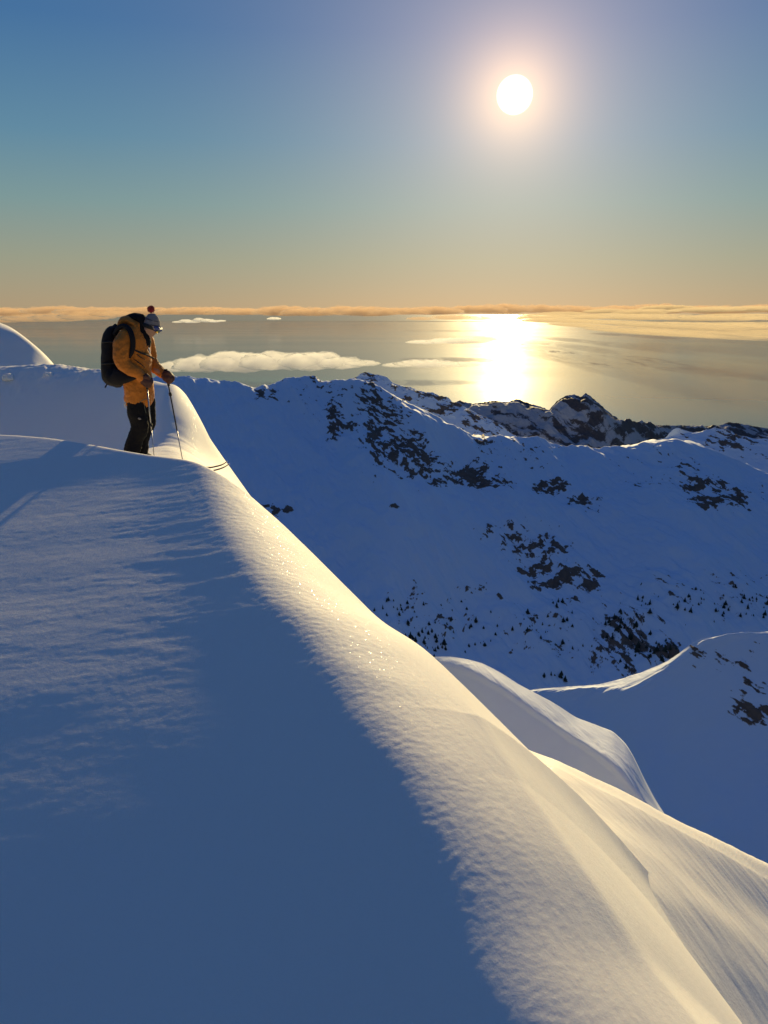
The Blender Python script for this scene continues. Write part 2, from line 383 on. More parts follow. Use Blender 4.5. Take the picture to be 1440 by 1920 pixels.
# ---- the bowl: far shaded mountain side with its lit crest
CREST1 = [(-400,700,1300),(200,705,1200),(345,713,1150),(375,716,1150),(430,716,1150),(460,724,1150),(488,735,1150),(503,726,1160),(520,717,1180),(545,710,1200),(560,709,1200),(590,707,1200),(605,714,1195),(620,715,1180),(665,714,1180),(705,728,1120),(740,743,1080),(770,758,1080),(800,770,1080),(825,783,1080),(850,800,1080),(885,818,1080),(910,823,1080),(940,824,1080),(965,820,1090),(1000,822,1100),(1030,829,1100),(1060,838,1100),(1115,845,1100),(1150,843,1095),(1190,839,1090),(1220,832,1080),(1260,827,1070),(1300,833,1050),(1340,843,1040),(1380,860,1030),(1440,888,1000),(1800,980,900)]
LIP1 = [(-400,712,.33),(345,722,.33),(430,724,.33),(488,742,.33),(590,716,.36),(640,724,.33),(700,737,.20),(745,756,.12),(800,782,.22),(850,806,.14),(885,824,.16),(940,829,.30),(1000,827,.30),(1060,843,.30),(1115,850,.30),(1220,838,.2),(1260,832,.26),(1440,893,.26),(1800,985,.3)]
G1 = [(-400,850,.45),(345,830,.47),(488,830,.47),(590,820,.5),(640,800,.62),(705,790,.75),(740,830,.75),(800,880,.55),(900,905,.42),(1000,910,.36),(1115,920,.34),(1260,920,.38),(1330,940,.45),(1440,970,.36),(1800,1050,.4)]
G2 = [(-400,960,.42),(345,940,.42),(488,960,.40),(600,985,.36),(700,930,.33),(740,938,.33),(860,985,.40),(1000,1020,.42),(1115,1040,.40),(1260,1050,.36),(1440,1080,.36),(1800,1120,.4)]
G3 = [(-400,1090,.45),(345,1090,.45),(600,1110,.5),(740,1100,.55),(860,1130,.45),(1000,1140,.42),(1260,1150,.42),(1440,1170,.45),(1800,1190,.4)]
G4 = [(-400,1330,.38),(1440,1320,.4),(1800,1330,.4)]
G5 = [(-400,1520,.34),(1800,1520,.34)]
ROCK1 = [(520,955,26,6,1),(505,948,10,4,.8),(485,742,9,12,.9),(515,745,10,8,.75),(590,716,8,6,.9),(600,745,45,22,.42),(628,790,13,26,.95),(652,808,14,6,1.1),(625,735,35,12,.5),(697,790,16,42,.9),(705,850,12,30,.75),(690,760,12,14,.8),(735,800,22,40,.75),(760,850,24,30,.9),(790,870,20,18,.9),(775,885,18,10,.8),(735,855,18,20,.6),(820,870,20,16,.7),(880,888,26,13,1.15),(905,910,26,8,1.1),(850,893,20,14,.7),(815,908,10,7,.9),(1028,915,20,8,1.1),(1095,945,20,7,1.15),(1122,965,14,5,.8),(902,832,10,7,.9),(930,850,25,12,.5),(985,850,40,12,.45),(1000,872,40,14,.42),(1240,905,25,10,.5),(1205,900,20,10,.55),(1290,880,16,14,.8),(1310,915,22,14,1.0),(1330,948,22,10,1.1),(1370,940,20,14,1.05),(1325,962,12,5,1),(1345,915,14,10,.9),(740,954,5,3,1.2),(955,1010,14,14,1),(1000,1028,28,15,.9),(1045,1037,16,7,1.1),(1010,1065,26,10,.85),(1055,1093,40,9,1.15),(1100,1108,16,8,1.2),(1118,1088,14,4,1),(930,1005,18,10,.6),(880,1110,24,5,.75),(940,1125,10,4,.8),(770,1120,25,18,.55),(830,1170,40,25,.5),(1000,1180,40,25,.5),(1060,1225,30,12,.6),(1200,900,16,10,.5),(1180,870,30,10,.4),(1250,860,20,12,.5),(1420,910,20,10,.4),(900,1210,25,10,.5),(770,1150,40,25,.5),(1060,1140,25,10,.6),(1370,1120,60,25,.45),(1240,1130,30,25,.45),(1180,1210,45,35,.9),(1240,1225,25,15,.9)]
ROCK1 = [(b[0], b[1], b[2], b[3], b[4]*(1.14 if 680 < b[0] < 900 and b[1] < 930 else 1.0)) for b in ROCK1]
def rock_attr(bl, sx, sz, thr=1.15, amt=0.75):
    def f(X, Y, Z, PX, PY, tt):
        b = blobs(PX + 8*perlin(X/40, Z/30, 91), PY + 5*perlin(X/40, Z/30, 92), bl)
        n = fbm((X*0.8 - Z*1.0)/sx, (Z*1.6 + 0.55*X)/sz, 5, 101, gain=0.68)
        n2 = fbm(X/sx/3+5, Z/sz/3, 3, 131)
        v = 0.5 + (b - 0.80)*0.9 + amt*(1.7*n + 0.4*n2)
        v = np.where(b < 0.12, 0.0, v)
        return {'rock': np.clip(v, 0, 1)}
    return f
def noise1(X, Y, Z, tt, at):
    PXs = 720+F*X/(Y*CP-Z*SP)
    w = 0.12 + 0.88*sstep(0, 0.5, np.abs(tt)); f = tt > 0
    r = at['rock']
    return w*(15*fbm(X/130, Y/120, 5, 201) + 8.0*ridged(X/60+Y/130, Y/150, 4, 211) + 3.0*fbm(X/30+9, Y/34, 3, 213)*(.35+.65*sstep(560,760,PXs))) + sstep(.3, .8, r)*(0.5+2.6*ridged(X/13, Z/9, 3, 221)) + (1-w)*2.2*fbm(X/16, Y/40, 3, 231)
pxs = np.linspace(-400, 1800, 1700)
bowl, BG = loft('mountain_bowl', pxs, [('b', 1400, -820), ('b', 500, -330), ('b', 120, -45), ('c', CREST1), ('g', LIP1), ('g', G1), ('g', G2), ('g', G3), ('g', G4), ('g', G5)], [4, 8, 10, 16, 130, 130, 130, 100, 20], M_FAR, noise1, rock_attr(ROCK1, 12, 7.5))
tag(bowl, kind='structure')
# ---- summit behind the bowl, left of the glitter
CREST2 = [(300,800,1500),(560,742,1500),(620,728,1500),(650,716,1500),(665,710,1500),(676,701,1500),(690,699,1500),(705,703,1500),(722,706,1500),(735,716,1500),(745,722,1510),(765,727,1530),(790,734,1550),(815,738,1580),(836,744,1600),(850,754,1600),(868,762,1600),(900,778,1600),(940,800,1600),(1000,840,1600),(1100,880,1600)]
f2 = [(300,850,.5),(690,735,.55),(750,750,.5),(850,790,.45),(1100,900,.4)]
f2b = [(300,950,.5),(690,850,.5),(850,870,.5),(1100,960,.5)]
def noise2(X, Y, Z, tt, at):
    w = 0.2+0.8*sstep(0, .4, np.abs(tt))
    return w*9*fbm(X/90, Y/90, 4, 301) + at['rock']*5*ridged(X/22, Z/14, 3, 311) + (1-w)*5*fbm(X/18, Y/50, 3, 331)
o2, G2_ = loft('far_summit', np.linspace(300, 1100, 600), [('b', 600, -700), ('b', 100, -60), ('c', CREST2), ('g', f2), ('g', f2b)], [6, 8, 90, 60], M_FAR, noise2,
     rock_attr([(690,712,30,12,.75),(760,740,50,16,.75),(830,765,40,18,.8),(700,725,20,8,.6),(900,790,40,20,.8)], 34, 18))
tag(o2, kind='structure')
# ---- right crest beyond the bowl
CREST3 = [(1100,880,1500),(1180,860,1450),(1215,842,1400),(1240,828,1400),(1255,812,1400),(1270,803,1400),(1285,806,1400),(1300,812,1400),(1325,806,1400),(1350,803,1400),(1370,810,1400),(1395,826,1400),(1405,832,1400),(1420,824,1400),(1440,822,1400),(1480,830,1400),(1800,860,1400)]
o3, _ = loft('far_right_summit', np.linspace(1100, 1800, 500), [('b', 600, -700), ('b', 100, -50), ('c', CREST3), ('g', [(1100,890,.24),(1270,811,.24),(1350,811,.22),(1440,829,.2),(1800,866,.3)]), ('g', [(1100,960,.4),(1440,900,.45),(1800,960,.4)]), ('g', [(1100,1060,.4),(1800,1100,.4)])], [6, 8, 14, 80, 30], M_FAR, noise2,
     rock_attr([(1350,825,40,20,.7),(1265,820,18,14,.7),(1400,850,30,20,.6),(1320,840,30,14,.6)], 30, 16))
tag(o3, kind='structure')
# ---- dark forested mountains by the sea
CREST4 = [(500,760,3600),(760,760,3600),(830,764,3600),(860,752,3550),(885,757,3500),(905,756,3500),(925,752,3500),(950,754,3500),(970,749,3500),(985,754,3500),(1010,762,3500),(1030,769,3450),(1045,752,3400),(1060,743,3400),(1076,740,3400),(1089,745,3400),(1098,737,3400),(1109,744,3400),(1125,758,3400),(1150,780,3400),(1165,789,3450),(1190,794,3600),(1230,797,3800),(1280,798,4000),(1320,800,4200),(1345,799,4300),(1365,792,4400),(1385,794,4400),(1420,800,4400),(1440,803,4400),(1800,810,4400)]
f4 = [(500,800,.45),(970,790,.45),(1080,790,.5),(1200,815,.35),(1440,825,.35),(1800,840,.35)]
f4b = [(500,900,.4),(1100,860,.42),(1440,900,.4),(1800,900,.4)]
f4c = [(500,980,.35),(1800,980,.35)]
def noise4(X, Y, Z, tt, at):
    w = 0.07+0.93*sstep(0, .5, np.abs(tt))
    return w*(46*ridged(X/330+.3, Y/420, 4, 401) - 8) + 10*fbm(X/40, Y/60, 4, 421)*w + (1-w)*7*fbm(X/16, Y/90, 3, 431)
o4, _ = loft('dark_coastal_mountains', np.linspace(500, 1800, 900), [('b', 2500, -640), ('b', 350, -170), ('c', CREST4), ('g', f4), ('g', f4b), ('g', f4c)], [10, 10, 80, 90, 20], M_DARK, noise4,
     lambda X, Y, Z, PX, PY, tt: {'rock': np.clip(0.42 + 0.75*fbm(X/90+Z/60, Z/45, 5, 441, gain=.6) + 0.12*sstep(1050, 1150, PX) , 0, 1)})
tag(o4, kind='structure')
# ---- knob with the lit lip, right
CRESTK = [(820,1340,222),(900,1315,218),(1000,1293,212),(1040,1289,210),(1080,1287,208),(1120,1284,206),(1150,1277,205),(1170,1272,205),(1180,1268,205),(1200,1262,204),(1235,1247,202),(1250,1240,200),(1262,1233,200),(1272,1226,200),(1285,1216,200),(1300,1205,200),(1320,1197,199),(1350,1192,198),(1380,1189,197),(1392,1185,196),(1405,1190,195),(1440,1184,195),(1800,1140,185)]
LIPK = [(820,1346,.2),(1000,1300,.1),(1080,1297,.05),(1150,1296,.04),(1190,1300,.05),(1215,1280,.04),(1250,1252,.06),(1275,1231,.12),(1300,1211,.2),(1350,1197,.22),(1440,1190,.26),(1800,1148,.3)]
K2 = [(820,1400,.5),(1000,1340,.55),(1150,1350,.62),(1250,1330,.68),(1330,1290,.78),(1400,1290,.78),(1440,1290,.78),(1800,1300,.8)]
K3 = [(820,1560,.45),(1150,1500,.55),(1250,1490,.6),(1440,1460,.7),(1800,1480,.75)]
K4 = [(820,1800,.42),(1440,1800,.42),(1800,1800,.42)]
def noiseK(X, Y, Z, tt, at):
    w = 0.12+0.88*sstep(0, 1.2, np.abs(tt)); r = at['rock']
    lip = np.exp(-((tt-0.9)/0.35)**2)
    return w*1.6*fbm(X/26, Y/26, 4, 501) + (w*.12+lip*.8)*ridged(X/22+Y/9, Y/7-X/30, 4, 511) + sstep(.4, .8, r)*0.9*ridged(X/4, Z/3, 3, 521) + .25*(1-w)*fbm(X/2.5, Y/6, 3, 531)
knob, KG = loft('snow_knob_ridge', np.linspace(820, 1800, 900), [('b', 120, -130), ('b', 25, -16), ('c', CRESTK), ('g', LIPK), ('g', K2), ('g', K3), ('g', K4)], [6, 10, 40, 120, 120, 60], M_FAR, noiseK,
     rock_attr([(1400,1318,22,16,.95),(1425,1340,20,16,1.1),(1385,1325,12,10,.9),(1312,1232,14,14,.72),(1350,1235,12,16,.66),(1400,1265,8,26,.6),(1290,1245,8,10,.5),(1380,1200,40,8,.4)], 5, 3.2))
tag(knob, kind='structure')
# ---- wind-shaped rib with the lit back
CRESTC = [(200,1420,74),(640,1300,66),(740,1262,63),(780,1240,62),(812,1232,60),(840,1231,59),(870,1235,58),(905,1244,57),(940,1262,56),(975,1285,55),(1010,1303,54),(1045,1322,53),(1080,1345,52),(1115,1358,51),(1150,1372,50),(1175,1398,48.5),(1190,1425,47),(1210,1470,45),(1230,1510,43.5),(1262,1556,41.5),(1330,1680,38),(1500,1900,34)]
LC = [(640,1345,.2),(812,1240,.02),(870,1248,.0),(940,1288,-.02),(1010,1335,-.02),(1080,1382,-.02),(1140,1420,.0),(1180,1460,.02),(1225,1525,.05),(1262,1566,.1),(1500,1920,.2)]
LC2 = [(640,1400,.5),(812,1250,.5),(860,1262,.6),(940,1303,.65),(1010,1352,.65),(1080,1402,.65),(1140,1444,.6),(1180,1492,.55),(1262,1590,.4),(1500,1940,.4)]
LC3 = [(640,1600,.55),(900,1480,.62),(1080,1560,.6),(1262,1700,.55),(1500,2050,.5)]
LC4 = [(640,1800,.35),(1080,1800,.35),(1262,1900,.35),(1500,2200,.4)]
def noiseC(X, Y, Z, tt, at):
    w = 0.1+0.9*sstep(0, 1.0, np.abs(tt)); lip = np.exp(-((tt-0.8)/0.6)**2)
    return w*0.25*fbm(X/6, Y/6, 3, 601) + lip*0.10*ridged((X+Y*.4)/1.6, (Y-X)/7, 4, 611)
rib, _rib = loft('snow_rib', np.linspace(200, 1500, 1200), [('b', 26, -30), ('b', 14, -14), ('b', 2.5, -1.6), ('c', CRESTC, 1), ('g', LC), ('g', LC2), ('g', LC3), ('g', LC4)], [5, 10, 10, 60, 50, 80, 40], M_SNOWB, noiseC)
tag(rib, kind='structure')
# ---- swell of sunlit snow beyond the near roll
CRESTL = [(940,1400,5.7),(1000,1425,5.5),(1040,1437,5.25),(1090,1462,5.1),(1140,1487,5.0),(1200,1517,4.95),(1260,1550,4.95),(1350,1598,5.0),(1440,1650,5.05),(1700,1800,5.2)]
LL = [(940,1450,-.2),(1040,1490,-.25),(1140,1560,-.25),(1260,1640,-.25),(1440,1740,-.25),(1700,1900,-.25)]
LL2 = [(940,1600,-.2),(1040,1640,-.25),(1260,1800,-.25),(1440,1920,-.25),(1700,2100,-.25)]
LL3 = [(940,1900,-.2),(1260,2050,-.2),(1440,2200,-.2),(1700,2400,-.2)]
swell, _ = loft('snow_swell', np.linspace(940, 1700, 800), [('b', 8, -16), ('b', 1.6, -1.6), ('b', .4, -.2), ('c', CRESTL, 1), ('g', LL), ('g', LL2), ('g', LL3)], [6, 10, 12, 150, 150, 60], M_SNOW,
     lambda X, Y, Z, tt, at: (0.05+.95*sstep(0,1,np.abs(tt)))*0.08*fbm(X*.5, Y*.7, 3, 701) + 0.006*fbm(X*9+Y*5, Y*1.5-X*2, 3, 711))
tag(swell, kind='structure')
# ---- snow dome top left
CRESTT = [(-500,560,48),(-200,578,46),(-60,588,44),(0,605,42),(18,612,42),(36,624,41.5),(54,638,41),(72,653,40.5),(90,670,40),(107,690,39.5),(130,722,39),(180,790,38)]
dome, _ = loft('snow_dome', np.linspace(-500, 180, 300), [('b', 30, -30), ('b', 6, -3.5), ('b', 1.5, -.5), ('c', CRESTT, 1), ('g', [(-500,566,.12),(0,609,.1),(54,643,.08),(107,696,.08),(180,800,.2)]), ('g', [(-500,640,.5),(180,850,.5)]), ('g', [(-500,900,.6),(180,1000,.6)])], [5, 8, 8, 12, 40, 20], M_SNOW,
     lambda X, Y, Z, tt, at: 0.12*fbm(X/3, Y/3, 3, 801)*sstep(0,1,np.abs(tt)))
tag(dome, kind='structure')
# ------------------------------------------------------------------ sea
m, k, out = newmat('sea_water')
g = k.n('ShaderNodeNewGeometry'); mp = k.n('ShaderNodeMapping'); k.l(g.outputs['Position'], mp.inputs[0]); mp.inputs['Scale'].default_value = (1/9000, 1/2600, 1)
n1 = k.n('ShaderNodeTexNoise', i_Scale=1.0, i_Detail=6.0, i_Roughness=0.6); k.l(mp.outputs[0], n1.inputs['Vector'])
ro = k.m('ADD', 0.05, k.m('MULTIPLY', n1.outputs['Fac'], 0.115))
p = k.n('ShaderNodeBsdfPrincipled', i_IOR=1.33); k.l(ro, p.inputs['Roughness']); p.inputs['Base Color'].default_value = (0.045, 0.14, 0.20, 1); p.inputs['Coat Weight'].default_value = 0.20; p.inputs['Coat Roughness'].default_value = 0.52; p.inputs['Coat IOR'].default_value = 1.33; p.inputs['Coat Tint'].default_value = (1, .86, .62, 1)  # coat tinted gold to put the warm haze glow into the reflection
dfu = k.n('ShaderNodeBsdfDiffuse'); dfu.inputs[0].default_value = (0.07, 0.185, 0.26, 1)      # painted teal for high-sky reflection off unresolved wave faces
mxs = k.n('ShaderNodeMixShader'); mxs.inputs[0].default_value = 0.68; k.l(dfu.outputs[0], mxs.inputs[1]); k.l(p.outputs[0], mxs.inputs[2])
k.l(mxs.outputs[0], out.inputs[0]); M_SEA = m
sr = np.concatenate([[0.0], np.exp(np.linspace(math.log(3000), math.log(900000), 40))]); st = np.linspace(0, 2*math.pi, 97)[:-1]
SR, ST = np.meshgrid(sr, st, indexing='ij')
sea = grid_mesh('sea_water', SR*np.sin(ST), SR*np.cos(ST), np.full(SR.shape, -1000.0), M_SEA, wrap=True); tag(sea, kind='structure')
#%%OBJECTS
from mathutils import noise as mnoise
# ------------------------------------------------------------------ clouds over the sea
m, k, out = newmat('cloud_vapour')
v = k.n('ShaderNodeVolumePrincipled'); v.inputs['Color'].default_value = (0.98, 0.97, 0.96, 1); v.inputs['Density'].default_value = 0.0022; v.inputs['Anisotropy'].default_value = 0.3
k.l(v.outputs[0], out.inputs['Volume']); M_CLOUD = m
m, k, out = newmat('distant_cloud_vapour')
v = k.n('ShaderNodeVolumePrincipled'); v.inputs['Color'].default_value = (0.97, 0.70, 0.46, 1); v.inputs['Density'].default_value = 0.00035; v.inputs['Anisotropy'].default_value = 0.2  # orange of light through long air put into the vapour colour
k.l(v.outputs[0], out.inputs['Volume']); M_CLOUDF = m
m, k, out = newmat('gold_lit_cloud_vapour')
v = k.n('ShaderNodeVolumePrincipled'); v.inputs['Color'].default_value = (0.97, 0.80, 0.55, 1); v.inputs['Density'].default_value = 0.0011; v.inputs['Anisotropy'].default_value = 0.2  # low-sun gold put into the vapour's own colour
k.l(v.outputs[0], out.inputs['Volume']); M_CLOUDG = m
def cloud(name, puffs, label, cat='cloud', group=None, mat=None, seed=0):
    """puffs: (px, py, Y, half width px, half height px, half depth m)"""
    bm = bmesh.new()
    for i, (px, py, Y, wx, hy, dp) in enumerate(puffs):
        c = P(px, py, Y); sc = (c.y*CP - c.z*SP)/F
        rx, rz = wx*sc, hy*sc
        tmp = bmesh.new(); bmesh.ops.create_icosphere(tmp, subdivisions=5 if wx > 40 else 4, radius=1)
        for vt in tmp.verts:
            n = vt.co.copy()
            q = Vector((n.x*rx/rz*0.55, n.y*dp/rz*0.35, n.z)) + Vector((i*7.3+seed, seed*3.1, 0))
            d = mnoise.fractal(q*1.6, 0.9, 2.1, 5)
            up = 1.0 if n.z > 0 else 0.5
            e = 1 + 0.38*d*up
            vt.co = Vector((c.x + n.x*rx*(1+.12*d), c.y + n.y*dp*e, c.z + (n.z*e if n.z > 0 else n.z*0.6*e)*rz))
        me = bpy.data.meshes.new('t'); tmp.to_mesh(me); tmp.free(); bm.from_mesh(me); bpy.data.meshes.remove(me)
    me = bpy.data.meshes.new(name); c0 = P(*puffs[0][:3]); bmesh.ops.translate(bm, verts=bm.verts, vec=-c0); bm.to_mesh(me); bm.free()
    for pl in me.polygons: pl.use_smooth = True
    me.materials.append(mat or M_CLOUD)
    o = bpy.data.objects.new(name, me); COL.objects.link(o); o.location = c0
    return tag(o, label, cat, group)
cloud('low_cloud', [(325,690,12000,40,11,500),(385,685,12000,60,18,700),(450,683,12000,70,23,800),(520,681,12000,70,20,700),(585,680,12000,60,21,700),(640,683,12000,45,13,500),(680,682,12000,34,6,400)], 'long pale low cloud over the sea just above the bowl crest', seed=1)
cloud('low_cloud', [(745,685,12500,30,4,400),(800,683,12500,60,8,500),(860,684,12500,40,5,400)], 'thin golden cloud streak left of the sun glitter', seed=2)
cloud('low_cloud', [(800,642,19000,40,4,700),(860,640,19000,60,6,900),(905,636,19000,30,5,700)], 'faint golden cloud streak crossing the upper left edge of the glitter', seed=3)
cloud('low_cloud', [(334,604,45000,9,2,900),(348,602,45000,11,3,900),(360,604,45000,14,2.5,900),(374,601,45000,11,4.5,900),(389,602,45000,13,4,900),(402,603,45000,11,2.5,900),(414,602,45000,8,2,900)], 'small cream cloud over the sea right of the woolly hat', seed=4)
cloud('low_cloud', [(514,598,50000,12,3,1500)], 'tiny cloud puff on the sea horizon right of the skier', seed=5)
cloud('low_cloud', [(10,600,55000,40,8,2500),(60,598,55000,50,9,2500),(115,597,55000,50,10,2500),(165,594,55000,50,10,2500),(215,590,55000,40,7,2500)], 'bumpy cream cloud bank at the far left above the snow dome', mat=M_CLOUDF, seed=6)
cloud('low_cloud', [(790,598,50000,30,4,2000),(850,596,50000,50,6,2500),(900,597,50000,30,5,2500)], 'flat cloud at the horizon just left of the top of the glitter', mat=M_CLOUDF, seed=7)
rr2 = random.Random(5); pf = []
for px in range(1020, 1720, 26):
    t = min(1, max(0, (px-1000)/250)); yb = 600 + 32*t; yt = 592 - 18*t
    for j in range(4):
        if rr2.random() < .3: continue
        yy = yt + (yb-yt)*(j+.5)/4 + rr2.uniform(-3, 3)
        Yd = 1000*(0.55)/max(0.004, math.tan(R(0.35) + math.atan((yy-575)/F)))
        pf.append((px+rr2.uniform(-12,12), yy, min(60000, max(14000, Yd)), rr2.uniform(30,50), rr2.uniform(2.5,5)+1.5*t, 3500))
cloud('cloud_bank', pf, 'broad lumpy cloud bank above the sea at the right', mat=M_CLOUDG, seed=8)
pf = []
for px in range(-260, 1760, 60):
    pf.append((px+rr2.uniform(-15,15), 586+rr2.uniform(-1.5,1.5) - (4 if px > 850 else 0), 110000, 58, 9 + rr2.uniform(-1.5, 2.5), 6000))
cloud('horizon_cloud_bank', pf, 'thin orange cloud bank lying along the whole sea horizon', 'cloud bank', mat=M_CLOUDF, seed=9)
# ------------------------------------------------------------------ conifers on the valley side
M_TREE = simple('conifer_needles', (0.035, 0.045, 0.03), rough=0.9, bscale=3, var=0.5)
def tree_mesh(seed, h):
    r = random.Random(seed); bm = bmesh.new()
    bmesh.ops.create_cone(bm, cap_ends=True, segments=6, radius1=0.035*h, radius2=0.008*h, depth=h, matrix=Matrix.Translation((0, 0, h/2)))
    for l in range(9):
        z = h*(0.10 + 0.095*l); rad = h*0.25*(1-l/9.6)
        for b in range(8):
            a = b*2*math.pi/8 + r.uniform(-.4, .4) + l*.4; q = rad*r.uniform(.6, 1.15)
            ca, sn = math.cos(a), math.sin(a); w_ = q*.42
            base = Vector((0, 0, z+h*.07)); tip = Vector((ca*q, sn*q, z-h*.035*r.uniform(.3, 1.6)))
            mid = base.lerp(tip, .6)
            vs = [bm.verts.new(c) for c in (base, mid+Vector((-sn*w_, ca*w_, -h*.012)), tip, mid+Vector((sn*w_, -ca*w_, -h*.012)), mid+Vector((0, 0, h*.03)))]
            bm.faces.new((vs[0], vs[1], vs[4])); bm.faces.new((vs[1], vs[2], vs[4])); bm.faces.new((vs[2], vs[3], vs[4])); bm.faces.new((vs[3], vs[0], vs[4]))
    me = bpy.data.meshes.new('conifer'); bm.to_mesh(me); bm.free(); me.materials.append(M_TREE); return me
protos = [tree_mesh(i, 5.5) for i in range(6)]
def sampler(G, ymin=0):
    X, Y, Z, PX, PY = [a[::2, ::2].ravel() for a in G]
    mk = (PX > 560) & (PX < 1560) & (PY > 1040) & (PY < 1420); X, Y, Z, PX, PY = X[mk], Y[mk], Z[mk], PX[mk], PY[mk]
    def f(px, py):
        d = (PX-px)**2 + (PY-py)**2 + (Y*0.0); i = int(np.argmin(d)); return X[i], Y[i], Z[i], d[i]
    return f
sb = sampler(BG)
TREES = [ # px, py, rx, ry, count, label, group
 ((745,1145,45,18,16),(790,1178,45,24,34),(815,1212,45,16,26),(850,1130,25,9,6), 'small dark conifer thinly scattered low on the shaded slope above the sunlit rib', 'conifers above the sunlit rib'),
 ((900,1170,25,14,8),(905,1205,20,12,7),(1000,1178,22,22,18),(1050,1140,20,8,6),(1062,1220,28,10,9),(1060,1185,14,12,6),(1045,1279,24,4,9), 'small dark conifer in a loose clump in the middle of the valley side', 'conifers in the middle of the valley side'),
 ((1160,1185,24,16,34),(1185,1218,26,18,34),(1238,1226,26,13,26), 'dark conifer in the dense grove above the lit snow lip', 'conifers of the dense grove'),
 ((1215,1140,20,20,12),(1265,1150,18,20,11),(1310,1130,20,20,12),(1345,1155,16,18,10),(1385,1135,22,16,12),(1420,1145,22,18,14),(1410,1165,20,8,4), 'small dark conifer on the right valley side above the snowy knob', 'conifers above the knob')]
tr = random.Random(11)
bz = BG
for *areas, lab, grp in TREES:
    for (px, py, rx, ry, n) in areas:
        for i in range(n):
            x, y, z, d = sb(px+tr.gauss(0, rx*.75), py+tr.gauss(0, ry*.75))
            o = bpy.data.objects.new('conifer_tree', protos[tr.randrange(6)]); COL.objects.link(o)
            sc = tr.choice((.35, .5, .6, .75, .95, 1.3))*tr.uniform(.8, 1.15); wd = tr.uniform(1.1, 1.9); o.location = (x+tr.uniform(-1, 1), y, z-0.8); o.scale = (sc*wd, sc*wd, sc*tr.uniform(.75, 1.1)); o.rotation_euler = (0, 0, tr.uniform(0, 6.28))
            tag(o, lab, 'tree', grp)
# ------------------------------------------------------------------ figure
Y0 = 8.9
def interp_pts(pts, n):
    pts = np.array(pts, float); k_ = len(pts); out_ = []
    if k_ == 2: return [pts[0]*(1-t)+pts[1]*t for t in np.linspace(0, 1, n)]
    for i in range(k_-1):
        p0, p1, p2, p3 = pts[max(i-1,0)], pts[i], pts[i+1], pts[min(i+2,k_-1)]
        for t in np.linspace(0, 1, n, endpoint=(i == k_-2)):
            out_.append(0.5*((2*p1)+(-p0+p2)*t+(2*p0-5*p1+4*p2-p3)*t*t+(-p0+3*p1-3*p2+p3)*t**3))
    return out_
SCL = (Y0*CP + 1.0*SP)/F      # metres per photo pixel at the figure
def tube(bm, pts, sub=5, seg=20, round_ends=True, y0=Y0):
    """pts: (px, py, dy, radius in the picture plane px, radius in depth px)"""
    q = interp_pts(pts, sub); C = [P(a[0], a[1], y0) + Vector((0, a[2], 0)) for a in q]
    rn = [a[3]*SCL for a in q]; rd = [a[4]*SCL for a in q]
    rings = []
    def ring(c, T, a, b):
        D = Vector((0, 1, 0)); D = (D - T*D.dot(T)).normalized(); N = T.cross(D).normalized()
        return [bm.verts.new(c + N*(a*math.cos(t)) + D*(b*math.sin(t))) for t in np.linspace(0, 2*math.pi, seg, endpoint=False)]
    for i, c in enumerate(C):
        T = (C[min(i+1, len(C)-1)] - C[max(i-1, 0)])
        if T.length < 1e-6: T = Vector((0, 0, 1))
        T.normalize()
        if abs(T.y) > .9: T = Vector((T.x, T.y*.8, T.z)).normalized()
        if i == 0 and round_ends:
            for f_ in (0.35, 0.8): rings.append(ring(c - T*(rn[0]*math.sqrt(1-f_*f_)*.8), T, rn[0]*f_, rd[0]*f_))
        rings.append(ring(c, T, rn[i], rd[i]))
        if i == len(C)-1 and round_ends:
            for f_ in (0.8, 0.35): rings.append(ring(c + T*(rn[-1]*math.sqrt(1-f_*f_)*.8), T, rn[-1]*f_, rd[-1]*f_))
    for a, b in zip(rings[:-1], rings[1:]):
        for j in range(seg): bm.faces.new((a[j], a[(j+1) % seg], b[(j+1) % seg], b[j]))
    bm.faces.new(list(reversed(rings[0]))); bm.faces.new(rings[-1])
def ball(bm, px, py, dy, rx, ry, rz, sub=3, y0=Y0, rot=0):
    c = P(px, py, y0) + Vector((0, dy, 0))
    M = Matrix.Translation(c) @ Matrix.Rotation(-rot, 4, 'Y') @ Matrix.Diagonal((rx*SCL, rz*SCL, ry*SCL, 1))
    bmesh.ops.create_icosphere(bm, subdivisions=sub, radius=1, matrix=M)
FEET = P(262, 859, Y0); ORG = {}
